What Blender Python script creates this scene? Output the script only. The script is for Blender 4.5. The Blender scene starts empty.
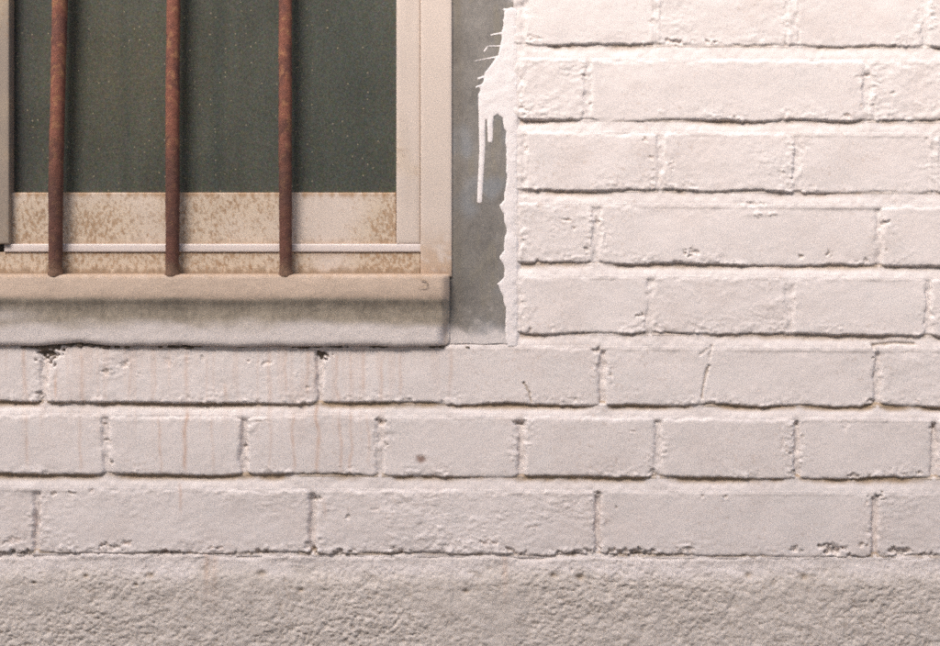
import bpy, math, random
import numpy as np
from mathutils import Vector
R = math.radians
scene = bpy.context.scene
COL = scene.collection

# ------------------------------------------------------------------ camera, sky, sun
S = 0.00085            # metres per photo pixel on the wall plane
D = 1.14               # camera distance from the wall face
CX, CY = 470.0, 323.0  # photo centre
EYE = 190.0            # photo row at eye height (lens shifted down to the frame)
GROW = 1250.0          # photo row of the ground
def X(px): return (px - CX) * S
def Z(py): return (GROW - py) * S
cam_d = bpy.data.cameras.new('camera')
cam = bpy.data.objects.new('camera', cam_d); COL.objects.link(cam)
cam.location = (X(CX), -D, Z(EYE)); cam.rotation_euler = (R(90), 0, 0)
cam_d.sensor_width = 36; cam_d.lens = 36 * D / (940 * S)
cam_d.shift_y = -(CY - EYE) / 940.0
cam_d.clip_start = 0.01; cam_d.clip_end = 2000
scene.camera = cam
SUN_EL, SUN_AZ = 44.0, -24.0   # azimuth: degrees to the left of straight out from the wall
w = bpy.data.worlds.new('World'); scene.world = w; w.use_nodes = True
nt = w.node_tree
sky = nt.nodes.new('ShaderNodeTexSky'); sky.sky_type = 'NISHITA'; sky.sun_disc = False
sky.sun_elevation = R(SUN_EL); sky.sun_rotation = R(180 - SUN_AZ)
sky.dust_density = 4.0; sky.air_density = 1.0; sky.ozone_density = 0.5
nt.links.new(sky.outputs[0], nt.nodes['Background'].inputs[0])
nt.nodes['Background'].inputs[1].default_value = 0.15
sun_d = bpy.data.lights.new('sun', 'SUN'); sun_d.energy = 2.4; sun_d.angle = R(25)
sun_d.color = (1.0, 0.955, 0.925)
sun = bpy.data.objects.new('sun', sun_d); COL.objects.link(sun)
sd = Vector((math.sin(R(SUN_AZ)) * math.cos(R(SUN_EL)), -math.cos(R(SUN_AZ)) * math.cos(R(SUN_EL)), math.sin(R(SUN_EL))))
sun.rotation_euler = sd.to_track_quat('Z', 'Y').to_euler()
sun.location = sd * 20
scene.view_settings.view_transform = 'Standard'; scene.view_settings.look = 'None'
OPP_Y = -1.75; OPP_COL = (.44, .38, .31)   # wall added behind the camera to shade the lower brickwork
scene.view_settings.exposure = 0.93; scene.view_settings.gamma = 1
scene.view_settings.use_curve_mapping = False
scene.cycles.filter_width = 1.8
scene.cycles.use_denoising = False
scene.cycles.use_adaptive_sampling = False
scene.cycles.max_bounces = 6

# ------------------------------------------------------------------ numpy noise
def _h(ix, iy, seed):
    n = (ix.astype(np.int64) * 374761393 + iy.astype(np.int64) * 668265263 + seed * 1442695041) & 0xffffffff
    n = ((n ^ (n >> 13)) * 1274126177) & 0xffffffff
    n = ((n ^ (n >> 16)) * 2246822519) & 0xffffffff
    return ((n ^ (n >> 15)) & 0xffff) / 65535.0 * 2 - 1
def vn(x, y, seed=0):
    x = np.asarray(x, float); y = np.asarray(y, float)
    ix = np.floor(x); iy = np.floor(y); fx = x - ix; fy = y - iy
    ux = fx * fx * fx * (fx * (fx * 6 - 15) + 10); uy = fy * fy * fy * (fy * (fy * 6 - 15) + 10)
    a = _h(ix, iy, seed); b = _h(ix + 1, iy, seed); c = _h(ix, iy + 1, seed); d = _h(ix + 1, iy + 1, seed)
    return (a + (b - a) * ux) * (1 - uy) + (c + (d - c) * ux) * uy
def fbm(x, y, s, o=3, seed=0, g=.5):
    t = 0; a = 1; n = 0
    for k in range(o):
        ca, sa = math.cos(.6 * k + .3), math.sin(.6 * k + .3)
        t = t + a * vn((x * ca - y * sa) / s + 17.3 * k, (x * sa + y * ca) / s + 9.1 * k, seed + 31 * k)
        n += a; a *= g; s = s / 2.03
    return t / n
def sm(a, b, x):
    t = np.clip((x - a) / (b - a), 0, 1); return t * t * (3 - 2 * t)
def mix(c, d, m):
    m = np.clip(m, 0, 1)[..., None]
    return c * (1 - m) + np.asarray(d) * m

# ------------------------------------------------------------------ object helpers
def empty(name, loc, label=None, cat=None, group=None):
    o = bpy.data.objects.new(name, None); COL.objects.link(o); o.location = loc
    o.empty_display_size = .05
    if label: o['label'] = label
    if cat: o['category'] = cat
    if group: o['group'] = group
    return o
def link(name, me, mat, parent=None, origin=None):
    o = bpy.data.objects.new(name, me); COL.objects.link(o)
    if mat: me.materials.append(mat)
    if parent:
        o.parent = parent
        pl = Vector(parent['_w']) if '_w' in parent else Vector(parent.location)
    else: pl = Vector((0, 0, 0))
    org = Vector(origin) if origin is not None else Vector((0, 0, 0))
    o.location = org - pl
    return o
def grid_mesh(name, P, C=None, keep=None, origin=(0, 0, 0), smooth=True):
    """P: (ny,nx,3) world points, C: (ny,nx,3) colours, keep: (ny-1,nx-1) bool"""
    ny, nx, _ = P.shape
    idx = np.arange(ny * nx).reshape(ny, nx)
    q = np.stack([idx[:-1, :-1], idx[1:, :-1], idx[1:, 1:], idx[:-1, 1:]], -1)
    q = q[keep] if keep is not None else q.reshape(-1, 4)
    V = P.reshape(-1, 3) - np.asarray(origin)
    used = np.unique(q); remap = np.zeros(ny * nx, np.int64); remap[used] = np.arange(len(used))
    V = V[used]; q = remap[q]
    me = bpy.data.meshes.new(name)
    me.vertices.add(len(V)); me.vertices.foreach_set('co', V.astype(np.float32).ravel())
    me.loops.add(q.size); me.loops.foreach_set('vertex_index', q.astype(np.int32).ravel())
    me.polygons.add(len(q)); me.polygons.foreach_set('loop_start', np.arange(0, q.size, 4, dtype=np.int32))
    me.polygons.foreach_set('loop_total', np.full(len(q), 4, np.int32))
    me.polygons.foreach_set('use_smooth', np.full(len(q), smooth, bool))
    if C is not None:
        a = me.color_attributes.new('Col', 'FLOAT_COLOR', 'POINT')
        c4 = np.ones((len(V), 4), np.float32); c4[:, :3] = np.clip(C.reshape(-1, 3)[used], 0, 1)
        a.data.foreach_set('color', c4.ravel())
    me.update(); me.validate()
    return me
def px_to_world(x, y, h):
    return np.stack([(x - CX) * S, -h * S, (GROW - y) * S], -1)
def behind(px, py, h):
    """place a photo point that lies h px in front of (or behind) the wall plane: real position of that depth"""
    k = (D - h * S) / D
    return (CX + (px - CX) * k, EYE + (py - EYE) * k)
def box(name, x0, x1, y0, y1, h0, h1, mat, parent, bev=1.2, colfn=None, step=None, origin=None, bump=None):
    """box in photo-row units with bevelled front edges; h0 back, h1 front; front is a grid"""
    st = step or 12
    def axis(a, b):
        n = max(2, int((b - a) / st) + 1)
        core = np.linspace(a + bev, b - bev, n)
        return np.concatenate([[a, a + bev * .3], core, [b - bev * .3, b]])
    xs = axis(x0, x1); ys = axis(y0, y1)
    xs = np.concatenate([[x0], xs, [x1]]); ys = np.concatenate([[y0], ys, [y1]])
    gx, gy = np.meshgrid(xs, ys)
    dx = np.minimum(gx - x0, x1 - gx); dy = np.minimum(gy - y0, y1 - gy)
    d = np.minimum(dx, dy)
    h = h1 - np.where(d < bev, bev * (1 - np.sqrt(np.clip(1 - (1 - d / bev) ** 2, 0, 1))), 0)
    if bump is not None: h = h + bump(gx, gy)
    edge = np.zeros_like(h, bool); edge[0] = edge[-1] = True; edge[:, 0] = edge[:, -1] = True
    h = np.where(edge, h0, h)
    C = colfn(gx, gy) if colfn else None
    o = origin if origin is not None else [float(v) for v in px_to_world(np.array((x0 + x1) / 2), np.array((y0 + y1) / 2), np.array(h0))]
    me = grid_mesh(name, px_to_world(gx, gy, h), C, origin=o)
    return link(name, me, mat, parent, o)

# ------------------------------------------------------------------ materials
def new_mat(name):
    m = bpy.data.materials.new(name); m.use_nodes = True
    return m, m.node_tree, m.node_tree.nodes['Principled BSDF']
def noise(nt, scale, detail=4, rough=.6, vec=None, coord='Object'):
    n = nt.nodes.new('ShaderNodeTexNoise'); n.inputs['Scale'].default_value = scale
    n.inputs['Detail'].default_value = detail; n.inputs['Roughness'].default_value = rough
    if vec is None:
        tc = nt.nodes.new('ShaderNodeNewGeometry'); vec = tc.outputs['Position']
    nt.links.new(vec, n.inputs['Vector'])
    return n
def paint_mat(name, rough=.5, bump=.25, bscale=900, grain=.07, spec=.35):
    m, t, b = new_mat(name)
    a = t.nodes.new('ShaderNodeAttribute'); a.attribute_name = 'Col'
    n = noise(t, 1500, 2, .7); r = t.nodes.new('ShaderNodeMapRange')
    r.inputs['From Min'].default_value = .25; r.inputs['From Max'].default_value = .75
    r.inputs['To Min'].default_value = 1 - grain; r.inputs['To Max'].default_value = 1 + grain
    t.links.new(n.outputs[0], r.inputs['Value'])
    mx = t.nodes.new('ShaderNodeVectorMath'); mx.operation = 'SCALE'
    t.links.new(a.outputs['Color'], mx.inputs[0]); t.links.new(r.outputs[0], mx.inputs['Scale'])
    t.links.new(mx.outputs[0], b.inputs['Base Color'])
    b.inputs['Roughness'].default_value = rough; b.inputs['Specular IOR Level'].default_value = spec
    nb = noise(t, bscale, 5, .65); bp = t.nodes.new('ShaderNodeBump')
    bp.inputs['Strength'].default_value = bump; bp.inputs['Distance'].default_value = .0006
    t.links.new(nb.outputs[0], bp.inputs['Height']); t.links.new(bp.outputs[0], b.inputs['Normal'])
    return m
M_paint = paint_mat('white_masonry_paint', .5, .09, 700, .018)
M_plinth = paint_mat('rough_render', .8, .6, 600, .10, .2)
M_cement = paint_mat('grey_cement', .8, .3, 900, .16, .2)
M_gloss = paint_mat('fresh_white_paint', .42, .05, 400, .02)
M_frame = paint_mat('window_frame_paint', .45, .08, 1200, .025, .4)
M_rust = paint_mat('rusty_iron', .8, .9, 900, .35, .25)
M_glass, t, b = new_mat('dusty_dark_glass')
a = t.nodes.new('ShaderNodeAttribute'); a.attribute_name = 'Col'
n1 = noise(t, 620, 3, .75)
r1 = t.nodes.new('ShaderNodeMapRange'); r1.inputs['From Min'].default_value = .3; r1.inputs['From Max'].default_value = .7
r1.inputs['To Min'].default_value = .62; r1.inputs['To Max'].default_value = 1.4
t.links.new(n1.outputs[0], r1.inputs['Value'])
mx = t.nodes.new('ShaderNodeVectorMath'); mx.operation = 'SCALE'
t.links.new(a.outputs['Color'], mx.inputs[0]); t.links.new(r1.outputs[0], mx.inputs['Scale'])
vo = t.nodes.new('ShaderNodeTexVoronoi'); vo.inputs['Scale'].default_value = 230
g = t.nodes.new('ShaderNodeNewGeometry'); t.links.new(g.outputs['Position'], vo.inputs['Vector'])
lt = t.nodes.new('ShaderNodeMath'); lt.operation = 'LESS_THAN'; lt.inputs[1].default_value = .15
t.links.new(vo.outputs['Distance'], lt.inputs[0])
sel = t.nodes.new('ShaderNodeMath'); sel.operation = 'GREATER_THAN'; sel.inputs[1].default_value = .80
sp = t.nodes.new('ShaderNodeSeparateColor'); t.links.new(vo.outputs['Color'], sp.inputs[0]); t.links.new(sp.outputs[0], sel.inputs[0])
ml = t.nodes.new('ShaderNodeMath'); ml.operation = 'MULTIPLY'; t.links.new(lt.outputs[0], ml.inputs[0]); t.links.new(sel.outputs[0], ml.inputs[1])
m2 = t.nodes.new('ShaderNodeMath'); m2.operation = 'MULTIPLY'; t.links.new(ml.outputs[0], m2.inputs[0]); t.links.new(sp.outputs[1], m2.inputs[1])
mc = t.nodes.new('ShaderNodeMix'); mc.data_type = 'RGBA'; t.links.new(m2.outputs[0], mc.inputs[0])
hv = t.nodes.new('ShaderNodeVectorMath'); hv.operation = 'MULTIPLY_ADD'; hv.inputs[1].default_value = (.9, .7, .9); hv.inputs[2].default_value = (.55, .65, .55)
n2_ = noise(t, 420, 2, .6); t.links.new(n2_.outputs['Color'], hv.inputs[0])
mm = t.nodes.new('ShaderNodeVectorMath'); mm.operation = 'MULTIPLY'; t.links.new(mx.outputs[0], mm.inputs[0]); t.links.new(hv.outputs[0], mm.inputs[1])
t.links.new(mm.outputs[0], mc.inputs[6]); mc.inputs[7].default_value = (.33, .28, .19, 1)
t.links.new(mc.outputs[2], b.inputs['Base Color'])
b.inputs['Roughness'].default_value = .38; b.inputs['Specular IOR Level'].default_value = .3
M_ground = paint_mat('pavement_concrete', .85, .5, 120, .15)

# ------------------------------------------------------------------ the brick bond
def row(ytop, ybot, joints): return dict(t=ytop, b=ybot, j=joints)
def ext(js, lo=-480, hi=1420, unit=138):
    js = list(js); k = js[-1] - js[-2] if len(js) > 1 else 275
    while js[-1] < hi: js.append(js[-1] + k)
    while js[0] > lo: js.insert(0, js[0] - k)
    return js
rows = []
rowA = row(-13, 44, ext([655, 793, 925])); rowB = row(59, 119, ext([588, 866]))
rowC = row(132, 190, ext([660, 797, 934])); rowD = row(204, 263, ext([596, 879]))
rowE = row(276, 333, ext([650, 790, 928])); rowF = row(347, 404, ext([45, 320, 602, 878]))
rowG = row(417, 476, ext([107, 244, 380, 521, 658, 797, 934])); rowH = row(491, 554, ext([37, 313, 598, 875]))
y = -86; k = 0
upper = []
while y > -560:
    upper.insert(0, row(y, y + 58, ext([588 + random.uniform(-4, 4), 866] if k % 2 == 0 else [655, 793, 925 + random.uniform(-4, 4)])))
    y -= 73; k += 1
rows = upper + [rowA, rowB, rowC, rowD, rowE, rowF, rowG, rowH]
WIN_L, WIN_R, SUR_B = -112, 517, 345      # opening incl. cement surround
WIN_T = -420
def skew(x): return (x - 470) * .0055    # the courses run slightly down to the right
# bed joint lookup: between rows i and i+1
def in_opening(x, y): return (x > WIN_L) & (x < WIN_R) & (y < SUR_B) & (y > WIN_T)

PAINT = np.array([.80, .722, .69])
RUSTC = np.array([.58, .33, .20]); GRIME_SHADE = np.array([.38, .285, .19]); CEM = np.array([.30, .275, .25])
streaks = [(82, 350, 412, 3, .35), (26, 350, 405, 3, .3), (27, 417, 470, 2.6, .4), (81, 417, 478, 2.5, .3), (160, 417, 478, 2.2, .4),
           (186, 412, 474, 3.2, .62), (213, 415, 476, 2.4, .28), (187, 352, 405, 3.5, .28), (155, 352, 400, 2, .25), (270, 350, 475, 2.4, .25),
           (293, 417, 476, 2.4, .45), (317, 405, 478, 3, .55), (340, 417, 476, 2.5, .38), (350, 412, 476, 2.4, .45), (365, 350, 400, 3, .3),
           (369, 417, 470, 2.4, .3), (286, 350, 400, 2.5, .3), (308, 350, 400, 4, .35), (316, 362, 395, 2.4, .4), (337, 352, 405, 3, .34),
           (350, 352, 405, 2.6, .34), (400, 352, 400, 3, .28), (450, 350, 396, 3, .25), (180, 486, 515, 2.5, .45), (325, 500, 520, 3, .3),
           (56, 372, 402, 3, .5), (225, 385, 402, 2, .5), (130, 352, 402, 2.4, .2), (383, 352, 405, 2.2, .3)]
def wall_colour(x, y):
    c = np.broadcast_to(PAINT, x.shape + (3,)).copy()
    c *= (1 + .035 * fbm(x, y, 60, 3, 5) + .02 * fbm(x, y, 9, 2, 8))[..., None]
    c = mix(c, [.72, .68, .66], .22 * sm(.15, .6, fbm(x, y, 26, 3, 73)))
    c = mix(c, [.62, .50, .44], .16 * sm(0, .6, fbm(x, y, 45, 4, 71)))
    wob = x + 1.2 * fbm(x * .15, y, 22, 2, 77)
    for sx, y0, y1, wd, st in streaks:
        if sx < x.min() - 12 or sx > x.max() + 12 or y1 < y.min() - 6 or y0 > y.max() + 10: continue
        m = np.exp(-((wob + 1.6 * vn(y / 16., y * 0 + sx, 78) - sx) / (wd * .62)) ** 2) * sm(y0 - 8, y0 + 6, y) * (1 - sm(y1 - 14, y1 + 3, y)) * (.75 + .35 * vn(x * .5, y * .12, 7))
        c = mix(c, RUSTC, m * st * 1.0)
    under = sm(515, 380, x) * sm(-60, 20, x) * (1 - sm(380, 480, y)) * (y > 340)
    c = mix(c, RUSTC, under * .13 * sm(.05, .7, vn(wob / 3.4, y / 70., 21)))
    sp = sm(.62, .8, vn(x / 2.6, y / 2.3, 41)) * sm(-.1, .5, fbm(x, y, 60, 2, 42))
    c = mix(c, [.46, .33, .25], sp * .28)
    return c
# pits and chips (x, y, rx, ry, depth, dirt)
chips = [(50, 352, 12, 11, 6, .9), (106, 371, 8, 3, 1.6, .7), (124, 364, 6, 4, 1.6, .5), (139, 374, 3, 2, 1.4, .6), (202, 359, 5, 3, 1.5, .45), (170, 362, 6, 5, .8, .25),
         (39, 396, 4, 6, 2.5, .8), (58, 402, 4, 4, 1.5, .5), (326, 356, 6, 5, 5, .8), (297, 374, 3, 3, 1.3, .6), (307, 388, 2.5, 3, 1.6, .6), (267, 363, 8, 3, 1.2, .4), (248, 361, 5, 2, 1, .4), 
         (421, 459, 7.5, 6.0, .9, .95), (524, 383, 1.6, 3, 1.6, .8), (571, 399, 5, 2, 1.2, .5), (637, 315, 6, 3, 2.4, .7), (566, 220, 7, 3, 1.8, .4), (575, 228, 3, 2, 1.2, .25), (598, 220, 3, 4, 2.4, .7), (586, 250, 3, 7, 2.2, .45),
         (691, 252, 7, 4, 2.4, .5), (884, 222, 4, 4, 3, .85), (801, 256, 3, 3, 2, .7), (829, 254, 4, 3, 2, .7), (867, 260, 3, 3, 1.8, .5), (886, 250, 2, 2, 1.4, .5), (750, 204, 16, 3, 1.4, .12), (760, 214, 14, 3, -1.6, 0),
         (610, 376, 2.5, 3, 1.4, .5), (633, 431, 4, 2.5, 1, .3), (797, 424, 5, 3, 2.2, .8), (802, 437, 2, 2, 1.4, .7), (789, 453, 3, 3, 2, .7), (793, 472, 5, 4, 2.5, .7), (783, 443, 4, 9, 1, .1),
         (654, 473, 5, 5, 2.6, .6), (655, 425, 3, 5, 1.8, .5), (519, 424, 7, 2.5, 3, .85), (382, 424, 5, 5, 2.6, .7), (387, 445, 3, 3, 1.5, .5), (377, 420, 5, 3, 2, .6), (245, 446, 4, 2, 2.4, .8), (242, 424, 4, 2, 1.6, .5), (262, 421, 7, 2, 1.2, .4),
         (112, 463, 3, 3, 2.4, .8), (107, 440, 4, 3, 2, .6), (103, 424, 3, 3, 1.5, .5), (617, 507, 1.8, 1.8, 1.2, .9),
         (53, 494, 4, 2, 2, .7), (73, 493, 5, 2, 1.8, .6), (92, 491, 3, 2, 1.2, .4), (10, 555, 24, 5, 5, .75), (8, 541, 17, 5, 1.3, .3), (112, 547, 12, 5, 2.6, .5), (103, 546, 3, 2, 2, .7), (128, 543, 6, 2.5, 1.6, .4),
         (166, 554, 18, 4, 4, .6), (165, 549, 7, 2, 2, .4), (215, 548, 9, 2.5, 1.8, .4), (236, 555, 8, 4, 3, .6), (260, 553, 9, 4, 3.4, .55), (313, 551, 7, 4, 4, .9), (340, 553, 12, 5, 3.4, .6), (308, 545, 3, 5, 2.4, .6),
         (348, 517, 4, 3, 1.4, .5), (400, 552, 11, 4, 3, .5), (375, 510, 9, 2, .9, .15), (510, 549, 5, 3, 2.4, .6), (487, 543, 9, 3, 1.6, .35), (520, 553, 9, 3, 3, .4), (530, 527, 7, 2, 1, .3), (572, 553, 24, 5, 3.4, .5),
         (630, 552, 26, 5, 4, .65), (685, 550, 10, 4, 2, .45), (832, 549, 17, 6, 4.4, .55), (795, 549, 7, 3, 2.4, .55), (850, 556, 6, 3, 3, .5), (862, 545, 5, 3, 2.4, .6), (899, 552, 15, 6, 4, .55), (925, 554, 10, 4, 3, .5), (878, 496, 8, 4, 4, .75),
         (866, 503, 3, 3, 1.2, .4), (597, 494, 6, 2.5, 3.4, .85), (315, 499, 7, 2.5, 3, .75), (725, 497, 6, 2, 1.4, .6), (702, 497, 4, 2, 1.2, .6), (845, 425, 6, 4, .8, .1), (872, 478, 4, 3, 1.4, .6), (921, 473, 7, 3, 2.2, .6), (852, 476, 7, 4, 2.4, .5), (935, 425, 6, 5, 3.4, .8),
         (874, 346, 4, 3, 2, .6), (874, 358, 2, 2, 1.5, .6), (869, 401, 6, 2.5, 1.8, .5), (918, 402, 4, 3, 1.4, .35), (885, 345, 4, 2, 1.4, .5), (598, 350, 5, 4, 2.6, .5), (530, 330, 4, 5, 1.8, .2), (676, 41, 15, 4, 3, .35), (712, 42, 9, 2.5, 2, .3),
         (534, 38, 7, 4, 1.8, .25), (652, 22, 3, 5, 1, .15), (868, 75, 2, 2, 1.2, .4), (861, 105, 2.5, 3, 1.5, .4), (893, 93, 3, 3, 1.2, .3), (862, 76, 8, 2, .9, .2), (848, 116, 6, 3, 1.8, .4), (583, 75, 6, 3, 1.6, .3), (590, 104, 3, 4, 1.4, .3), (525, 110, 7, 4, 1.6, .15),
         (652, 158, 2.5, 2.5, 1.4, .4), (645, 140, 4, 4, 1.2, .25), (526, 150, 4, 3, 1.6, .25), (670, 164, 4, 5, 1.2, .2), (650, 186, 5, 2, 1.6, .3), (782, 172, 5, 4, 1, .15), (524, 193, 6, 4, 1.5, .2), (535, 262, 6, 4, 2.2, .3), (678, 262, 5, 2, 1.5, .4)]
cracks = [([(709, 366), (704, 380), (702, 398)], 1.1, 2.2, .5), ([(524, 383), (529, 392), (531, 402)], 1.1, 2.0, .7), ([(872, 345), (895, 343), (914, 344)], 1.3, 2.2, .6),
          ([(712, 346), (709, 360)], 1.2, 1.2, .15), ([(700, 355), (712, 346)], 1.2, 1.0, .15)]
def seg_d(x, y, pts):
    d = np.full(x.shape, 1e9)
    for (x0, y0), (x1, y1) in zip(pts[:-1], pts[1:]):
        vx, vy = x1 - x0, y1 - y0; L = vx * vx + vy * vy
        t = np.clip(((x - x0) * vx + (y - y0) * vy) / L, 0, 1)
        d = np.minimum(d, np.hypot(x - x0 - t * vx, y - y0 - t * vy))
    return d
def features(x, y, h, c):
    x0, x1, y0, y1 = x.min(), x.max(), y.min(), y.max()
    if x1 < -10 or x0 > 950 or y1 < 0: return h, c
    nz = fbm(x, y, 4.2, 3, 99, .6) * 1.25
    for cx, cy, rx, ry, dp, darkness in chips:
        if cx + 2 * rx < x0 or cx - 2 * rx > x1 or cy + 2 * ry < y0 or cy - 2 * ry > y1: continue
        xr = x[0]; i0, i1 = np.searchsorted(xr, [cx - 2.2 * rx - 2, cx + 2.2 * rx + 2])
        yr = y[:, 0]; j0 = max(0, np.searchsorted(yr, cy - 2.2 * ry - 8)); j1 = np.searchsorted(yr, cy + 2.2 * ry + 8)
        if i1 <= i0 or j1 <= j0: continue
        sl = (slice(j0, j1), slice(i0, i1)); X_, Y_ = x[sl], y[sl]
        r = np.sqrt(((X_ - cx) / rx) ** 2 + ((Y_ - cy) / ry) ** 2) + nz[sl] * (.25 if darkness > .92 else 1) + .12
        m = 1 - sm(.3, 1.05, r)
        rim = np.exp(-((r - 1.15) / .25) ** 2) * min(abs(dp), 2) * .12
        h[sl] += rim * (dp < 1.3) * 0 + .5 * np.exp(-((r - 1.2) / .4) ** 2) * np.clip(nz[sl] * 2, 0, 1) - (.5 if darkness > .92 else .8) * dp * m * (1 + .5 * vn(X_ / 2.2, Y_ / 2.2, 12))
        if darkness: c[sl] = mix(c[sl], np.array([.24, .125, .085]) if darkness > .92 else np.array([.31, .24, .175]) if darkness > .72 else GRIME_SHADE if darkness > .4 else RUSTC, m * min(1, darkness * .6 + (.45 if darkness > .92 else 0)) * (.7 + .3 * vn(X_ / 3, Y_ / 3, 4)))
    for pts, wd, dp, darkness in cracks:
        if pts[0][0] > x1 + 30 or pts[0][0] < x0 - 30 or pts[0][1] > y1 + 20 or pts[0][1] < y0 - 60: continue
        d = seg_d(x + vn(x / 3, y / 3, 3), y, pts)
        m = np.exp(-(d / wd) ** 2); h = h - dp * m; c = mix(c, GRIME_SHADE, m * darkness)
    return h, c

# per-brick roughness of the face (row bottom, approx centre x) -> amount
rough_at = [(119, 930, 2.0), (119, 550, 1.5), (404, 930, 1.5), (554, 180, 1.3), (554, 450, 1.8), (554, -50, 1.6), (554, 740, .8), (263, 555, 1.5), (554, 950, 1.2), (44, 720, 1.2), (333, 720, 1.3), (190, 720, 1.1), (404, 180, 1.2)]
wall = empty('brick_wall', (0, 0, 0), 'white painted brick wall running beside and below the barred window', 'wall'); wall['kind'] = 'thing'

def smax(a, b, k):
    d = np.clip(.5 + .5 * (a - b) / k, 0, 1)
    return b + (a - b) * d + k * d * (1 - d)
DEEP_J = [(404, 320), (404, 602), (476, 521), (476, 797), (554, 37), (554, 598), (554, 313), (554, 875), (476, 934), (476, 244), (404, 878)]
def mortar_height(gx, gy):
    """height of the mortar (photo px), its painted dirt and shadow, and where a joint lies"""
    yy = gy + skew(gx)
    x0, x1, y0, y1 = gx.min(), gx.max(), gy.min(), gy.max()
    h = np.full(gx.shape, -14.0); dirt_shade = np.zeros(gx.shape); keep = np.zeros(gx.shape, bool)
    lump = fbm(gx, yy, 7, 3, 81, .5); mid = fbm(gx, yy, 15, 2, 83); big = fbm(gx, yy, 20, 2, 85)
    for i, r in enumerate(rows):
        last = i + 1 >= len(rows)
        nt_ = 557 if last else rows[i + 1]['t']
        if r['t'] - 10 > y1 or nt_ + 12 < y0: continue
        # vertical joints of this row
        js = list(r['j'])
        if r['t'] < SUR_B - 5 and r['b'] > WIN_T: js += [WIN_R, WIN_L]
        for jx in js:
            if jx + 12 < x0 or jx - 12 > x1: continue
            rnd = random.Random(int(jx * 3 + r['t'] * 17)); dp = rnd.uniform(-1.3, .4)
            if (r['b'], round(jx)) in DEEP_J: dp = -3.0
            if r['b'] in (44, 119, 190): dp = rnd.uniform(-.1, .8)
            if jx == WIN_R: dp = .5
            m = (gy > r['t'] - 9) & (gy < r['b'] + 6) & (np.abs(gx - jx) < 10)
            hv = dp + 1.25 * lump + .9 * mid - .9 * np.clip(np.abs(gx - jx) - 4.2, 0, 9) - 1.0 * np.clip(r['t'] + 1 - gy, 0, 20) - 1.3 * np.clip(gy - r['b'] + 2, 0, 20)
            h = np.where(m, smax(hv, h, .8), h); keep |= m
        # bed joint below this row
        m = (gy > r['b'] - 8) & (gy < nt_ + 9)
        if m.any():
            t_ = (gy - r['b']) / max(4, nt_ - r['b'])
            gap = np.clip(.72 + .95 * fbm(gx, gx * 0 + r['b'], 50, 3, 84), .08, 1.25)
            fill = np.zeros(gx.shape)
            for jx in r['j']:
                rnd = random.Random(int(jx * 5 + r['b'] * 13)); sf = rnd.uniform(.2, 1.0)
                fill = np.maximum(fill, sf * np.exp(-((gx - jx - rnd.uniform(-4, 4)) / rnd.uniform(6, 14)) ** 2))
            if last: gap = gap * .6 * sm(-.45, .4, fbm(gx, gx * 0, 24, 3, 88)) + .06
            if r['b'] < 200: gap = gap * .85
            gap = gap * (1 - .9 * fill)
            deep = .1 - (2.6 + .7 * (r['b'] > 340)) * gap
            prof = deep + (.55 - deep) * sm(-.02, 1.12, (t_ - .02) * 1.15)
            hb = prof + .6 * lump + .45 * big - .8 * np.clip(r['b'] - gy, 0, 20)
            hb = hb - .9 * np.clip(gy - nt_ - (0 if last else 2), 0, 20)
            darkness = sm(.62, .18, t_) * sm(-.4, -2.2, hb) * (.6 + .3 * (r['b'] > 340))  # bare grimy mortar, also painting the shadow line under the bricks
            dirt_shade = np.where(m & (hb > h), darkness, dirt_shade)
            h = np.where(m, smax(hb, h, .8), h); keep |= m
    return h, dirt_shade, keep
def mortar_patch(x0, x1, y0, y1, st):
    gx, gy = np.meshgrid(np.arange(x0, x1 + st, st), np.arange(y0, y1 + st, st)); yy = gy + skew(gx)
    h, darkness, keep = mortar_height(gx, gy)
    c = mix(wall_colour(gx, yy), GRIME_SHADE * np.array([1.05, .98, .9]), darkness)
    h, c = features(gx, yy, h, c)
    return gx, yy, h - .18, c, keep
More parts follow.
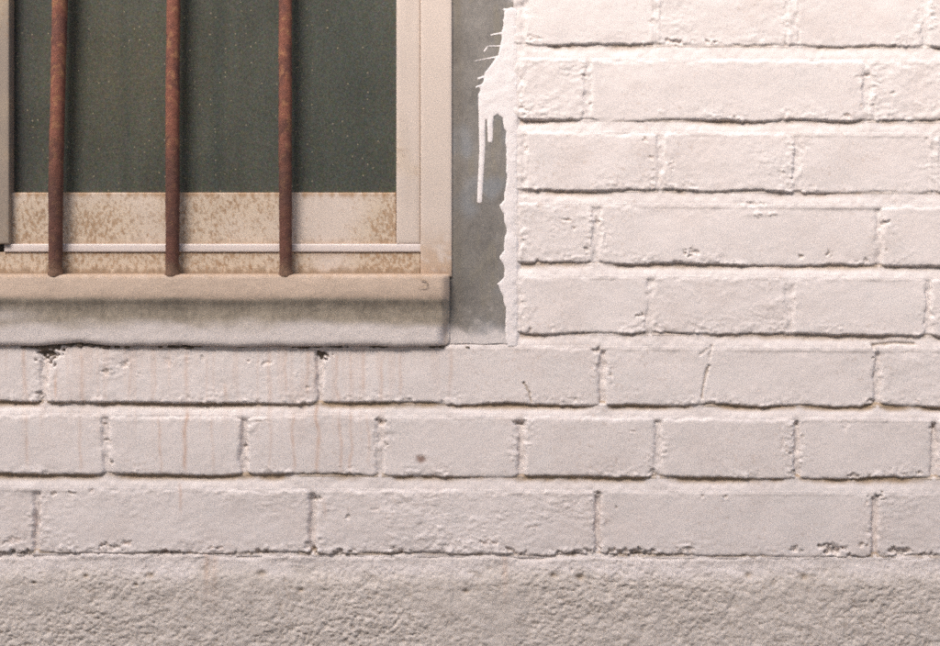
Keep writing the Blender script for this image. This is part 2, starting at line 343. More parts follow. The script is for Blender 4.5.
def brick(x0, x1, yt, yb, fine, rnd, rough, cut_l=False, cut_r=False):
    st = 1.05 if fine else 4.0
    pad = 2.5
    xs = np.linspace(x0 - pad, x1 + pad, max(6, int((x1 - x0 + 2 * pad) / st)))
    ys = np.linspace(yt - pad, yb + pad, max(6, int((yb - yt + 2 * pad) / (st if fine else 3.0))))
    gx, gy = np.meshgrid(xs, ys)
    wy = gy + skew(gx)
    sx, sy = gx, wy
    n1 = fbm(sx, sy, 26, 3, 1); n2 = fbm(sx, sy, 6, 2, 2)
    dl = gx - x0; dr = x1 - gx; dt = gy - yt; db = yb - gy
    bn = 1.6 * n1 + 1.3 * n2
    dt = dt + bn + .8 * vn(sx / 60, 0 * sy, 31); db = db - .8 * n2 + 1.6 * vn(sx / 42, sy * 0 + yb, 33)
    dl = dl + 1.3 * n2 + 1.0 * n1 + 1.6 * vn(sy / 17, sx * 0 + x0, 35); dr = dr - 1.3 * n2 + n1 + 1.6 * vn(sy / 17, sx * 0 + x1, 36)
    cr = np.hypot(np.clip(7 - np.minimum(dl, dr), 0, 9), np.clip(7 - np.minimum(dt, db), 0, 9)); crn = np.where((cr > 6), (cr - 6) * .8, 0); dt = dt - crn; db = db - crn
    rt, rb, rs = 4.0, 2.6, 3.4
    def roll(d, r): 
        q = np.clip(1 - d / r, 0, 1); s = r * .5 * (1 - np.sqrt(np.clip(1 - q * q, 0, 1)))
        return s + np.where(d < 0, -d * 3.2, 0)
    h = 1.0 + rnd.uniform(-.5, .7) + rnd.uniform(-.01, .01) * (gy - (yt + yb) / 2) + rnd.uniform(-.004, .004) * (gx - (x0 + x1) / 2)
    near = np.exp(-np.clip(np.minimum(np.minimum(dl, dr), np.minimum(dt, db)), 0, 99) / 9.)
    h = h + .9 * fbm(sx, sy, 48, 2, 11) + (.26 * fbm(sx * .8, sy, 14, 3, 12)) * rough + .16 * rough * fbm(sx, sy, 4.5, 3, 13, .6)
    h = h + near * rough * .75 * fbm(sx, sy, 7, 3, 14, .6) 
    cl = sm(.02, .35, fbm(sx, sy, 24, 2, 57)) * np.exp(-np.clip(np.minimum(np.minimum(dl, dr) + 1, db), 0, 99) / 7.)
    if yb == 554: cl = cl + sm(-.1, .3, fbm(sx, sy, 34, 2, 58)) * np.exp(-np.clip(db, 0, 99) / 13.) * sm(620, 480, sx) + .4 * sm(.0, .3, fbm(sx, sy, 30, 2, 59)) * np.exp(-np.clip(db, 0, 99) / 10.)
    h = h + np.clip(cl, 0, 1) * (1.25 * sm(-.05, .55, vn(sx / 4.1, sy / 3.1, 60)) - .8 * sm(.2, .6, vn(sx / 3.4, sy / 2.7, 61)) + .4 * vn(sx / 2, sy / 2, 62))
    patch = sm(.05, .45, fbm(sx, sy, 38, 2, 55)) * (.3 + .7 * (rough > 1))
    h = h + patch * rough * .42 * np.abs(fbm(sx * .7, sy * 1.2, 8, 4, 56, .62)) * 2 - patch * .25
    h = h - np.maximum(roll(dt, rt), np.maximum(roll(db, 3.4) * .6, np.maximum(roll(dl, rs), roll(dr, rs))))
    c = wall_colour(sx, sy)
    if fine:
        hm, dm, _ = mortar_height(gx, gy)
        c = mix(c, GRIME_SHADE * np.array([1.05, .98, .9]), dm * sm(.5, -.8, h - hm))
        h = smax(h, hm, 1.6 - .9 * sm(8, 2, yb - gy))
        h[0] -= .4; h[-1] -= .4; h[:, 0] -= .4; h[:, -1] -= .4
    h, c = features(sx, sy, h, c)
    h = np.maximum(h, -16)
    # unpainted dirty undersides, with the shade under each brick painted in
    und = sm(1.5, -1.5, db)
    c = mix(c, GRIME_SHADE, und * (.35 + .3 * (yb > 340)) * sm(-.5, .3, fbm(sx, sy * 0, 30, 2, 63)))
    o = [float((x0 + x1) / 2 - CX) * S, 0.012, float(GROW - (yt + yb) / 2) * S]
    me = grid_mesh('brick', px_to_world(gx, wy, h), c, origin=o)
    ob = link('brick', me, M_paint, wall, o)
    return ob

bricks = []
for ri, r in enumerate(rows):
    js = r['j']
    for a0, a1 in zip(js[:-1], js[1:]):
        spans = [(a0 + 3.5, a1 - 3.5)]
        # cut at the window opening
        res = []
        overl = r['t'] < SUR_B - 5 and r['b'] > WIN_T
        for s0, s1 in spans:
            if overl:
                if s0 < WIN_L: 
                    if min(s1, WIN_L - 2) - s0 > 14: res.append((s0, min(s1, WIN_L - 2)))
                if s1 > WIN_R:
                    if s1 - max(s0, WIN_R + 4) > 14: res.append((max(s0, WIN_R + 4), s1))
            else: res.append((s0, s1))
        for s0, s1 in res:
            rnd = random.Random(int(s0 * 7 + r['b'] * 131))
            fine = s1 > -15 and s0 < 955 and r['b'] > -10
            rg = .75
            for yb, cx, v in rough_at:
                if abs(yb - r['b']) < 3 and s0 < cx < s1: rg = v
            bricks.append(brick(s0, s1, r['t'], r['b'], fine, rnd, rg))

def add_mortar(x0, x1, y0, y1, st, hole=None, name='mortar_joint'):
    gx, yy, h, c, keep = mortar_patch(x0, x1, y0, y1, st)
    keep = keep & ~((gx > WIN_L + 1) & (gx < WIN_R - 4) & (yy < SUR_B - 3) & (yy > WIN_T))
    if hole: keep = keep & ~((gx > hole[0]) & (gx < hole[1]) & (yy > hole[2]))
    k = keep[:-1, :-1] & keep[1:, 1:] & keep[:-1, 1:] & keep[1:, :-1]
    o = [0, 0.012, .5]
    return link('mortar', grid_mesh('mortar', px_to_world(gx, yy, h), c, k, o), M_paint, wall, o)
add_mortar(-14, 954, -44, 566, 1.25)
add_mortar(-500, 1440, -600, 566, 4.0, hole=(-10, 948, -32))

# the solid masonry behind the faces and a dark panel for the room
core_col = lambda gx, gy: np.broadcast_to(np.array([.3, .27, .24]), gx.shape + (3,))
def core(x0, x1, y0, y1):
    return box('wall_backing', x0, x1, y0, y1, -260, -14, M_cement, wall, 1, core_col, 60)
core(-500, WIN_L + 40, -600, 1300); core(WIN_R - 60, 1440, -600, 1300)
box('wall_backing', WIN_L + 41, WIN_R - 61, WIN_T + 12, SUR_B - 42, -260, -120, M_cement, wall, 1, lambda x, y: np.broadcast_to(np.array([.05, .05, .045]), x.shape + (3,)), 60)  # near-black panel standing in for the unlit room
core(WIN_L + 42, WIN_R - 62, SUR_B - 40, 1300); core(WIN_L + 42, WIN_R - 62, -600, WIN_T + 10)

# ------------------------------------------------------------------ rendered plinth
def plinth(x0, x1, y0, y1, sx_, sy_):
    xs = np.arange(x0, x1 + sx_, sx_); ys = np.arange(y0, y1 + sy_, sy_)
    gx, gy = np.meshgrid(xs, ys); yy = gy + skew(gx) * .4
    yy = yy + 1.4 * fbm(gx, gx * 0, 40, 3, 3) * sm(575, 560, gy)
    band = sm(564, 582, gy + 13 * fbm(gx, gy, 30, 3, 6))
    smooth_patch = np.clip(np.exp(-(((gx - 440) / 42) ** 2 + ((gy - 595) / 22) ** 2)) + np.exp(-(((gx - 508 + (gy - 600) * .3) / 20) ** 2 + ((gy - 610) / 34) ** 2)) + .8 * np.exp(-(((gx - 60) / 60) ** 2 + ((gy - 598) / 12) ** 2))
                           + .7 * np.exp(-(((gx - 800) / 45) ** 2 + ((gy - 590) / 12) ** 2)), 0, 1)
    amp = .74 * (.5 + .5 * band) * (1 - .8 * smooth_patch) * (.75 + .5 * fbm(gx, gy, 90, 2, 9))
    u = gx * .92 + gy * .38; v = gy * .92 - gx * .38
    base = fbm(u * .7, v * 1.15, 7.5, 4, 21, .6); gr = fbm(gx, gy, 4.2, 3, 22, .6)
    h = -2.4 + 3.2 * sm(553, 560, gy + 4 * fbm(gx, gx * 0, 30, 3, 33)) + 2.0 * np.exp(-((gy - 556) / 4.) ** 2) * np.clip(np.exp(-((gx - 88) / 34) ** 2) + np.exp(-((gx - 205) / 14) ** 2) + np.exp(-((gx - 287) / 20) ** 2) + np.exp(-((gx - 380) / 16) ** 2) + np.exp(-((gx - 760) / 12) ** 2) + np.exp(-((gx - 700) / 10) ** 2), 0, 1) * (1 + fbm(gx, gy, 5, 2, 34)) + 3.0 * sm(559, 584, gy + 5 * fbm(gx, gy, 40, 3, 30)) + 1.2 * fbm(gx, gy, 13, 3, 32) + .8 * fbm(gx, gy, 60, 2, 24)
    h = h + amp * (1.35 * base + 1.25 * gr - 1.5 * sm(.22, .62, vn(gx / 2.5 + .3 * gy / 2.5, gy / 2.2, 27)) - 1.1 * sm(.35, .75, vn(gx / 4.2, gy / 3.4 + .2 * gx / 4, 26)))
    h = np.where(gy < 553.6, -14, h)
    c = np.broadcast_to(np.array([.69, .615, .56]), gx.shape + (3,)).copy()
    c *= (1 + .06 * fbm(gx, gy, 50, 3, 28) + .05 * fbm(gx, gy, 7, 2, 29))[..., None]
    c = mix(c, PAINT * .97, (1 - band) * .9 + .0 * gx)
    pit = sm(.32, .6, -(base * .7 + gr * .5)) * band
    c = mix(c, [.33, .26, .20], pit * .5)
    for cx, cy, rr in [(86, 577, 3), (151, 576, 4), (137, 585, 2), (301, 590, 3), (262, 574, 5), (466, 591, 3), (580, 577, 5), (553, 575, 4), (35, 583, 2), (804, 576, 5), (748, 575, 4)]:
        m = np.exp(-(((gx - cx) / rr) ** 2 + ((gy - cy) / (rr * .7)) ** 2)); h = h - 2.5 * m; c = mix(c, GRIME_SHADE, m * .6)
    for cx, st_ in [(207, .3), (215, .22), (505, .25)]:
        c = mix(c, RUSTC, st_ * np.exp(-((gx - cx) / 3) ** 2) * sm(620, 560, gy))
    return gx, yy, h, c
pl = empty('concrete_plinth', (X(470), 0, 0), 'rough greyish rendered plinth running along the foot of the brick wall', 'plinth'); pl['kind'] = 'thing'
for nm, a in (('rendered_face', (-12, 952, 552.5, 662, 1.05, 1.05)), ('rendered_face', (952, 1440, 552.5, 662, 4, 3)), ('rendered_face', (-500, -12, 552.5, 662, 4, 3)), ('rendered_face', (-500, 1440, 662, 1256, 6, 6))):
    gx, yy, h, c = plinth(*a)
    link(nm, grid_mesh(nm, px_to_world(gx, yy, h), c, origin=[X(470), 0, 0]), M_plinth, pl, [X(470), 0, 0])

# ------------------------------------------------------------------ cement surround with the paint
def cement_h(x, y):
    edge = sm(517, 508, x)
    return .4 + .5 * fbm(x, y, 30, 3, 51) + .22 * fbm(x, y, 7, 3, 52) - 1.5 * (1 - edge)
def cement_c(x, y):
    c = np.broadcast_to(np.array([.24, .22, .20]), x.shape + (3,)).copy()
    c *= (1 + .26 * fbm(x, y, 30, 4, 53) + .14 * fbm(x * 2, y, 5, 3, 54))[..., None]
    c = mix(c, [.27, .24, .19], .5 * sm(.1, .5, fbm(x * 2.2, y * .6, 16, 3, 57)))
    c = mix(c, [.27, .29, .315], .5 * sm(0, .5, fbm(x, y, 30, 2, 58)))
    c = mix(c, [.17, .145, .115], .45 * np.exp(-((x - 458) / 5.) ** 2))  # shadow of the window frame painted along the strip's left edge
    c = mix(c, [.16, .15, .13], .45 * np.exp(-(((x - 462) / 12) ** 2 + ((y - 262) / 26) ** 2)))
    wash = sm(316, 340, y + 8 * fbm(x, y, 14, 3, 59)) * sm(505, 440, x) * .0 + sm(322, 340, y + 8 * fbm(x, y, 14, 3, 59)) * .8
    c = mix(c, PAINT, wash)
    c = mix(c, PAINT, sm(6, -6, y + 4 * fbm(x, y, 6, 3, 61)) * sm(505, 514, x))
    # scuffs
    sc = sm(.5, .75, fbm(x, y * 1.3, 7, 2, 62)) * sm(290, 330, y)
    c = mix(c, [.55, .50, .46], .5 * sc)
    return c
sur = empty('cement_surround', (X(484), 0, Z(345)), 'smooth grey cement strip right of the window, splashed with white paint', 'window surround'); sur['kind'] = 'thing'
def surround(x0, x1, y0, y1, st, nm='cement_strip'):
    gx, gy = np.meshgrid(np.arange(x0, x1 + st * .5, st), np.arange(y0, y1 + st * .5, st))
    h = cement_h(gx, gy); edge = np.zeros(h.shape, bool); edge[-1] = edge[0] = edge[:, 0] = edge[:, -1] = True
    yy = gy + np.where(gy > y1 - 3, 1.0 * fbm(gx, gy * 0, 14, 3, 4), 0)
    h = np.where(edge, -16, h)
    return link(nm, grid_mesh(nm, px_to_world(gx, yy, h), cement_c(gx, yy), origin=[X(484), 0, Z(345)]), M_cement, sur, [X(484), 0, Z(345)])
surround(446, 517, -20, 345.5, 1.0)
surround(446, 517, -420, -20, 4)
for (a0, a1, b0, b1) in ((-112, -46, -420, 345), (-46, 446, -420, -372)):
    gx, gy = np.meshgrid(np.linspace(a0, a1, 30), np.linspace(b0, b1, 90)); h = cement_h(gx * 0 + 480, gy)
    h[0] = h[-1] = -16; h[:, 0] = h[:, -1] = -16
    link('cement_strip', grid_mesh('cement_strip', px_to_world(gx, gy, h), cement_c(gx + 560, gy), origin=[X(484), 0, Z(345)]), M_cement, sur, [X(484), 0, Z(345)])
# paint splash: signed distance of a polygon joined with drips and splatter
poly = [(524, 12), (512, 7), (505, 9), (503.5, 20), (501.5, 33), (500, 45), (497, 56), (491, 64), (485.5, 72), (483, 80), (480, 87), (478.4, 97), (479, 110), (479, 120), (486, 120), (494, 117),
        (498, 114.5), (503, 118), (505, 128), (506.5, 150), (505.5, 185), (503, 200), (498.5, 205), (503, 214), (506, 232), (505, 250), (500.5, 257), (505, 268), (504, 277), (497.5, 283), (502, 296), (506, 318), (505, 330), (508, 347), (524, 347)]
caps = [((482, 95), (482.2, 150), 3.9, 3.0), ((482.2, 150), (479.6, 201), 3.0, 2.6), ((490.2, 112), (490.2, 140.5), 3.6, 2.5), ((502, 33), (491, 35), 1.3, .9), ((500, 46), (488, 46.2), .9, .6), ((488, 46.2), (484.5, 51), .7, 1.1),
        ((498, 57), (485, 59), 1.4, .6), ((485, 59), (474, 61), .65, .5), ((485, 76.5), (478.5, 78.6), 1.5, 1.3), ((486, 84), (476.5, 87), 1.6, 1.1), ((507, 10), (503.8, 9.4), 1.6, 1.2), ((508, 14), (505, 16), 1.4, .9), ((498, 284), (501, 284), .9, .9)]
def poly_sd(x, y, P):
    ins = np.zeros(x.shape, bool); n = len(P)
    for i in range(n):
        x0, y0 = P[i]; x1, y1 = P[(i + 1) % n]
        if y0 != y1: ins ^= ((y0 > y) != (y1 > y)) & (x < (x1 - x0) * (y - y0) / (y1 - y0) + x0)
    d = seg_d(x, y, P + [P[0]])
    return np.where(ins, d, -d)
st = .6
gx, gy = np.meshgrid(np.arange(470, 522.1, st), np.arange(5, 347, st))
wx = gx + 1.2 * fbm(gx, gy, 6, 3, 91) + 1.8 * fbm(gx, gy, 19, 3, 93) * sm(150, 200, gy + 60 * (gx > 490)) + .8 * fbm(gx * .5, gy, 12, 2, 95)
sdv = poly_sd(wx, gy, poly)
for (p0, p1, r0, r1) in caps:
    vx, vy = p1[0] - p0[0], p1[1] - p0[1]; t_ = np.clip(((gx - p0[0]) * vx + (gy - p0[1]) * vy) / (vx * vx + vy * vy), 0, 1)
    sdv = np.maximum(sdv, r0 + (r1 - r0) * t_ - np.hypot(gx - p0[0] - t_ * vx, gy - p0[1] - t_ * vy))
hp = cement_h(gx, gy) + (.55 + .25 * sm(90, 130, gy)) * np.sqrt(np.clip(sdv / 2.0, 0, 1)) + .25 * fbm(gx, gy, 12, 2, 92) * (sdv > 1) - .5 * (sdv < 0)
hp = hp + sm(508, 515, gx) * .9 + .5 * fbm(gx, gy, 6, 3, 94) * sm(509, 516, gx) - .75 * np.clip(gx - 516.5, 0, 9)
c = np.broadcast_to(np.array([.86, .79, .77]), gx.shape + (3,)).copy()
k = (sdv > -.35); k = k[:-1, :-1] & k[1:, 1:] & k[:-1, 1:] & k[1:, :-1]
o = [X(500), 0, Z(170)]
ps = link('paint_splash', grid_mesh('paint_splash', px_to_world(gx, gy, hp), c, k, o), M_gloss, sur, o)
ps['label'] = 'ragged white paint edge with two long drips and splatter'

# ------------------------------------------------------------------ window
win = empty('window', (X(200), 0, Z(275)), 'small dusty window in a stained off-white frame behind three rusty bars', 'window'); win['kind'] = 'thing'
WP = np.array([.645, .545, .475])
def dirt_cols(amount, top=0, bot=0, seed=0, lo=0, hi=1, scale=1, base=WP, spots=()):
    def f(x, y):
        c = np.broadcast_to(base, x.shape + (3,)).copy()
        c *= (1 + .05 * fbm(x, y, 30, 3, seed))[..., None]
        v = 1.15 * fbm(x * 1.4, y * .75, 2.7, 3, seed + 3, .7); big = fbm(x, y, 55, 3, seed + 4) * (.35 if spots else 1) + sum(a_ * np.exp(-((x - x_) / w_) ** 2 - ((y - y_) / h_) ** 2) for x_, y_, w_, h_, a_ in spots)
        m = sm(.02, .42, v + .75 * big + amount - .42)
        c = mix(c, [.56, .43, .27], .45 * sm(-.3, .5, big + amount))
        c = mix(c, [.32, .18, .085], m * .68)
        sp = sm(.5, .72, vn(x / 1.8, y / 2.2, seed + 9)); c = mix(c, [.27, .16, .09], sp * .55 * sm(-.4, .4, big + amount))
        if top: c = mix(c, [.36, .22, .12], top * sm(8, 0, y - lo + 3 * vn(x / 4, y * 0, seed + 5)))
        if bot: c = mix(c, [.30, .21, .14], bot * sm(7, 0, hi - y + 3 * vn(x / 4, y * 0, seed + 6)))
        return c
    return f
def tbox(name, x0, x1, y0, y1, h0, h1, parent, colfn, mat=M_frame, bev=1.2, step=1.6, bump=None):
    x0, y0 = behind(x0, y0, h1); x1, y1 = behind(x1, y1, h1)
    return box(name, x0, x1, y0, y1, h0, h1, mat, parent, bev, colfn, step, bump=bump)
clean = dirt_cols(-.5, seed=200)
def jamb_c(x, y):
    c = clean(x, y)
    m = sm(215, 268, y + 10 * fbm(x, y, 8, 3, 205)) * sm(-.3, .3, fbm(x, y, 5, 3, 206) + .3)
    c = mix(c, [.42, .25, .12], m * .5)
    return mix(c, [.25, .16, .1], .6 * np.exp(-(((x - 440) / 14) ** 2 + ((y - 272) / 4) ** 2)))
def stile_c(x, y):
    c = clean(x, y) * .97
    return mix(c, [.5, .42, .36], .25 * sm(.0, .5, fbm(x * 1.5, y * .2, 14, 2, 207)))
fr = tbox('frame_jamb', 420.5, 452, -380, 277, -30, 3, win, jamb_c, step=3)
tbox('frame_jamb', -46, -22, -380, 277, -30, 3, win, jamb_c, step=6)
tbox('frame_head', -46, 452, -405, -380, -30, 5, win, clean, step=12)
tbox('sash_stile', 396.3, 420.3, -360, 244, -30, 1, win, stile_c, bev=1.5, step=3)
shaded = dirt_cols(.1, seed=230, base=np.array([.30, .245, .20]))  # shade on the left stile painted in as a dark base, plus dirt
ls = tbox('sash_stile', -22, 9.0, -360, 244, -40, 6, win, shaded, step=2.4)
ls['label'] = 'brown left stile with painted-in shade'
tbox('sash_top_rail', -22, 420, -380, -360, -34, -1, win, clean, step=12)
tbox('bottom_rail', 10, 396, 192.5, 245, -34, -3, win, dirt_cols(.17, .95, .45, 240, 191, 243, spots=((98, 226, 38, 22, .75), (30, 225, 14, 25, .35), (330, 215, 30, 40, -.35), (210, 212, 30, 30, .15), (385, 228, 13, 24, .8), (255, 205, 30, 12, .25))), step=1.2, bump=lambda x, y: .5 * fbm(x, y, 40, 2, 8))
# bottom track: projecting clean lip, then a stained face under it
tr = tbox('track_lip', 4, 421, 244, 252, -30, 1.8, win, dirt_cols(-.55, seed=260, base=np.array([.70, .61, .57])), step=2.5, bev=.9)
tbox('track_face', -20, 420.4, 252, 279, -30, 0, win, dirt_cols(.38, .3, .85, 270, 251, 273, spots=((330, 262, 22, 40, -.6), (225, 262, 40, 30, .3), (395, 262, 22, 30, .5), (80, 262, 40, 30, .15))), step=1.2)
tbox('dark_filler', -22, 9, 243, 253, -40, -8, win, lambda x, y: np.broadcast_to(np.array([.10, .08, .065]), x.shape + (3,)), step=4)  # near-black filler block in the gap left of the lip
y0 = behind(0, -362, -9)[1]
gx, gy = np.meshgrid(np.linspace(behind(-20, 0, -9)[0], behind(399, 0, -9)[0], 260), np.linspace(y0, behind(0, 196, -9)[1], 300))
c = np.broadcast_to(np.array([.074, .078, .063]), gx.shape + (3,)).copy()
c *= (1 + .22 * fbm(gx, gy, 70, 3, 301) + .10 * fbm(gx * 2, gy * .3, 20, 2, 302))[..., None]
c = mix(c, [.12, .105, .065], .5 * np.clip(np.exp(-(((gx - 120) / 80) ** 2 + ((gy - 70) / 90) ** 2)), 0, 1) * (.7 + .3 * vn(gx / 3, gy / 3, 6)))
for fx, fw, fs in ((124, 6, .3), (216, 5, .38), (222, 3, .2), (60, 6, .2), (316, 10, .15), (350, 30, .3)):
    c = mix(c, [.045, .055, .048], fs * np.exp(-((gx - fx) / fw) ** 2))
c = mix(c, [.05, .05, .05], .5 * sm(45, 10, gx))  # left stile's shadow painted into the pane colour
link('glass_pane', grid_mesh('glass_pane', px_to_world(gx, gy, gx * 0 - 9), c, origin=[X(200), 0.0076, Z(0)]), M_glass, win, [X(200), 0.0076, Z(0)])

# ------------------------------------------------------------------ sill
def sill():
    # profile (photo row, height towards the viewer in px)
    prof = [(273.4, -10), (273.6, 2), (274.2, 10), (275.4, 16), (278, 16.8), (284, 17.6), (290, 18.2), (295, 18.4), (298.5, 18), (301, 17), (305, 14.6), (311, 12.4), (318, 11), (324, 10.2), (330, 9.6), (336, 9), (341, 8.6), (344.5, 7.6), (346, 5.5), (346.6, 0), (346.6, -14)]
    py = np.array([p[0] for p in prof], float); ph = np.array([p[1] for p in prof], float)
    s = np.concatenate([[0], np.cumsum(np.hypot(np.diff(py), np.diff(ph)))])
    ss = np.arange(0, s[-1], 1.2)
    py = np.interp(ss, s, py); ph = np.interp(ss, s, ph)
    k_ = np.array([.25, .5, .25])
    for _ in range(3): py[1:-1] = np.convolve(py, k_, 'valid'); ph[1:-1] = np.convolve(ph, k_, 'valid')
    xs = np.concatenate([[-62, -61], np.arange(-60, 447, 1.5), [447.6, 448.6, 449.4, 449.8]])
    gx, gy = np.meshgrid(xs, py); gh = np.repeat(ph[:, None], len(xs), 1)
    photo_y = gy.copy()
    e = np.minimum(gx + 62, 449.8 - gx); gh = gh - 1.5 * sm(3, 0, e) - (7 + .5 * fbm(gy, gy, 9, 2, 415)) * sm(11, 0, e) ** 2
    lw = sm(322, 338, photo_y) * sm(436, 449, gx); gh = gh * (1 - lw) + 2.2 * lw * (gh > 0) + gh * lw * (gh <= 0)
    gh = np.where((gx > 449.5) | (gx < -61.5), -14, gh)
    gh = gh + (.7 * fbm(gx, gy, 40, 3, 401) + .22 * fbm(gx, gy, 6, 3, 402)) * (gh > 0)
    low = sm(333, 345, photo_y)
    gy = gy + low * (1.3 * fbm(gx, gx * 0, 22, 4, 403) - 3.6 * np.exp(-((gx - 74) / 24) ** 2) - 1.6 * np.exp(-((gx - 178) / 22) ** 2)) + .7 * fbm(gx, gx * 0, 60, 2, 404) * sm(290, 300, photo_y)
    # right end: the low apron merges with the surround
    c = np.broadcast_to(np.array([.41, .35, .28]), gx.shape + (3,)).copy()
    c *= (1 + .18 * fbm(gx, gy, 26, 4, 405) + .20 * fbm(gx * 1.4, gy, 4, 3, 406) + .12 * fbm(gx * 1.5, gy * .3, 7, 2, 411))[..., None]
    top = sm(300.5, 296.5, photo_y + 1.6 * fbm(gx, gx * 0, 18, 3, 407))
    tan = np.array([.52, .405, .32]) * (1 + .10 * fbm(gx, gy * 2, 40, 3, 417))[..., None] * (1 + .07 * fbm(gx, gy * 3, 16, 3, 408))[..., None]
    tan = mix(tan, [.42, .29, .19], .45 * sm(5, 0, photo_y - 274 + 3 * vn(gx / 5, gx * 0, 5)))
    c = c * (1 - top[..., None]) + tan * top[..., None]
    wash = sm(319, 333, photo_y + 9 * fbm(gx * .5, gy, 26, 4, 409)) * .93
    wash = np.maximum(wash, sm(60, 0, gx) * .55 * np.exp(-((photo_y - 316) / 7) ** 2))
    c = mix(c, PAINT * .97, wash)
    c = mix(c, [.3, .2, .13], .5 * np.exp(-(((gx - 446) / 3) ** 2)) * sm(300, 340, photo_y))
    c = mix(c, GRIME_SHADE, .8 * sm(345.2, 346.6, photo_y))
    P = px_to_world(gx, gy, gh)
    # keep true perspective position for the projecting parts
    kx = (D - gh * S) / D
    P[..., 0] = P[..., 0] * kx; P[..., 2] = Z(EYE) + (P[..., 2] - Z(EYE)) * kx
    o = [X(200), 0, Z(346)]
    ob = link('window_sill', grid_mesh('window_sill', P, c, origin=o), M_cement, None, o)
    ob['label'] = 'projecting cement sill under the window with tan dusty top and grey underside'
    ob['category'] = 'window sill'; ob['kind'] = 'thing'
sill()

# crumbly dark mortar squeezed out under the sill
gx, gy = np.meshgrid(np.arange(-20, 470, 1.1), np.arange(340, 360, 1.0))
lobe = 1.0 + 3.6 * np.exp(-((gx - 72) / 26) ** 2) + 1.6 * np.exp(-((gx - 45) / 12) ** 2) + .9 * sm(-.1, .5, fbm(gx, gx * 0, 18, 3, 501)) + .8 * np.exp(-((gx - 180) / 20) ** 2)
cen = 347.0 - 2.2 * np.exp(-((gx - 75) / 25) ** 2) + .8 * fbm(gx, gx * 0, 12, 3, 502)
h = -3.0 + 5.6 * np.exp(-((gy - cen) / (lobe * 1.0)) ** 2) * sm(.4, 1.9, lobe) + 3.4 * fbm(gx, gy, 5, 3, 503)
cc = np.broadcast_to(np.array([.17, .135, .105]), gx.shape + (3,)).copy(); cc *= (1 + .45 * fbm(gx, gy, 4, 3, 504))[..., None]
cb = link('mortar', grid_mesh('mortar', px_to_world(gx, gy, h), cc, origin=[X(200), 0, Z(346)]), M_cement, wall, [X(200), 0, Z(346)])
cb['label'] = 'dark crumbling mortar squeezed out under the sill'

# ------------------------------------------------------------------ rusty bars
def bar(pts, label):
    # pts: (row, x centre, radius)
    hbar = 9.5
    ys = np.arange(-395, 277, 1.0)
    P = np.array(sorted(pts)); cx = np.interp(ys, P[:, 0], P[:, 1]); rr = np.interp(ys, P[:, 0], P[:, 2])
    na = 36; an = np.linspace(0, 2 * math.pi, na + 1)
    A, Y = np.meshgrid(an, ys); CXX = np.repeat(cx[:, None], na + 1, 1); RR = np.repeat(rr[:, None], na + 1, 1)
    seed = int(cx[-1])
    nzx = np.cos(A) * 7 + 50; nzy = Y + np.sin(A) * 7
    rad = RR + .35 * fbm(nzx, nzy, 9, 3, seed) + .22 * fbm(nzx, nzy, 3.2, 2, seed + 1) + 1.0 * sm(268, 275, Y)
    H = hbar - 2.5 * 0 + np.sin(A) * rad; XX = CXX + np.cos(A) * rad
    k_ = (D - hbar * S) / D
    W = px_to_world(XX, Y, H); W[..., 0] = X(CX) + (CXX - CX) * S * k_ + np.cos(A) * rad * S * k_
    W[..., 2] = Z(EYE) + (W[..., 2] - Z(EYE)) * k_
    n = fbm(nzx, nzy, 14, 4, seed + 5, .6)
    c = np.broadcast_to(np.array([.225, .088, .06]), A.shape + (3,)).copy()
    c = mix(c, [.15, .065, .05], sm(-.1, .35, n)); c = mix(c, [.33, .17, .085], .6 * sm(.15, .5, fbm(nzx, nzy, 5, 3, seed + 6)))
    c = mix(c, [.085, .045, .036], .65 * sm(90, 200, Y + 40 * n)); c = mix(c, [.22, .14, .09], .55 * sm(256, 272, Y + 8 * n))
    o = [float(X(CX) + (cx[-1] - CX) * S * k_), -hbar * S, Z(276)]
    ob = link('security_bar', grid_mesh('security_bar', W, c, origin=o), M_rust, None, o)
    ob['label'] = label; ob['category'] = 'bar'; ob['group'] = 'rusty security bars in front of the window'
bar([(-395, 62, 7.6), (0, 60, 7.7), (60, 58.6, 7.3), (120, 57.2, 7.2), (190, 55.8, 7.2), (275, 55.4, 6.6)], 'rusty iron bar nearest the dark left window stile, leaning slightly')
bar([(-395, 174, 6.8), (0, 173.6, 6.8), (100, 172.6, 6.9), (200, 172.6, 7.0), (275, 172.2, 6.5)], 'rusty iron bar standing between the two other bars')
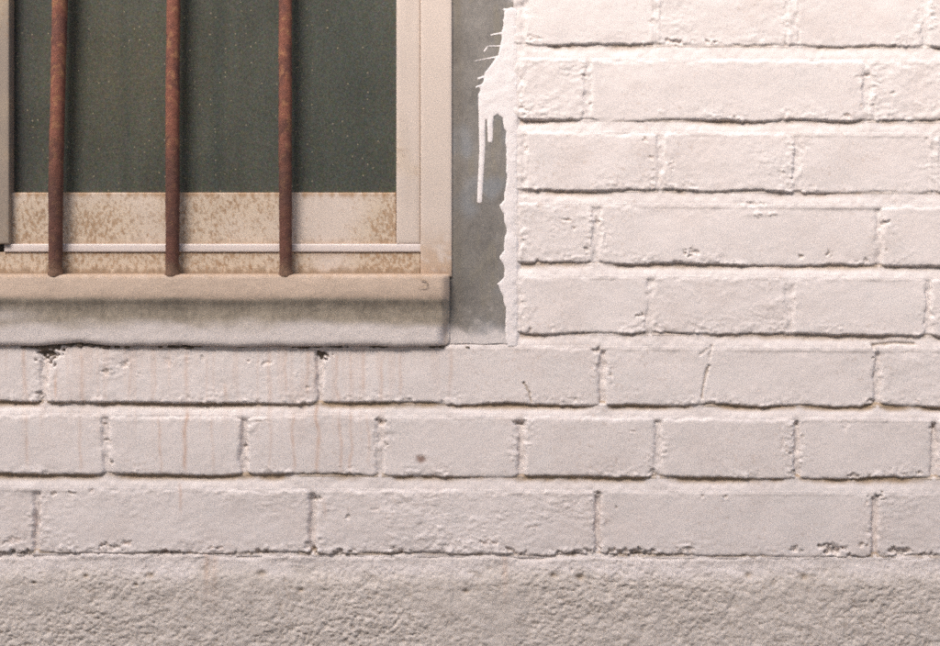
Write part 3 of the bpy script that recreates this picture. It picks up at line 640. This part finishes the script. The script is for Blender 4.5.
bar([(-395, 285, 6.6), (0, 285.4, 6.6), (150, 285.2, 6.6), (275, 285.8, 6.2)], 'rusty iron bar nearest the wide off-white right side of the window frame')

# a curl of dry grass caught on the sill
def curl(pts, r, col):
    pts = [Vector(p) for p in pts]; ring = 6; V = []; 
    for i, p in enumerate(pts):
        d = (pts[min(i + 1, len(pts) - 1)] - pts[max(i - 1, 0)]).normalized(); u = d.orthogonal().normalized(); v = d.cross(u)
        rr = r * (1 - .6 * i / len(pts))
        V.append([list(p + u * rr * math.cos(a) + v * rr * math.sin(a)) for a in np.linspace(0, 2 * math.pi, ring + 1)])
    P = np.array(V); C = np.broadcast_to(np.array(col), P.shape).copy()
    return P, C
pts = []
for q in np.linspace(0, 1, 16):
    a = 2.6 * q * math.pi * .62
    px_ = 421 + 5.5 * math.sin(a * .9) * 1.0 + 3 * q; py_ = 280 + 9.5 * q - 1.5 * math.sin(a * 1.7)
    hh = np.interp(py_, [275.2, 280, 287, 293], [16, 17, 18, 18.4]) + 2.4
    k_ = (D - hh * S) / D
    pts.append((X(CX) + (px_ - CX) * S * k_, -hh * S, Z(EYE) - (py_ - EYE) * S * k_))
P, C = curl(pts, .00045, [.40, .30, .21])
o = list(pts[0])
g = link('grass_stalk', grid_mesh('grass_stalk', P, C, origin=o), M_cement, None, o)
g['label'] = 'tiny curled dry stalk lying on the right end of the sill'; g['category'] = 'dry stalk'

# ------------------------------------------------------------------ unseen wall added to shade the lower brickwork
op = box('added_shade_wall', -4200, 5200, -1890, 1260, 0, 20, M_cement, None, 6, lambda x, y: np.broadcast_to(np.array(OPP_COL), x.shape + (3,)).copy() * (1 + .15 * fbm(x, y, 260, 4, 601))[..., None], 90)
op.rotation_euler = (0, 0, math.pi); op.location = (op.location.x, OPP_Y, op.location.z); op['kind'] = 'structure'
# ------------------------------------------------------------------ ground
gx, gy = np.meshgrid(np.linspace(-60, 60, 61), np.linspace(-60, 60, 61))
P = np.stack([gx, gy, gx * 0], -1); C = np.broadcast_to(np.array([.40, .345, .29]), P.shape).copy()
g = link('ground', grid_mesh('ground', P, C), M_ground); g['kind'] = 'structure'
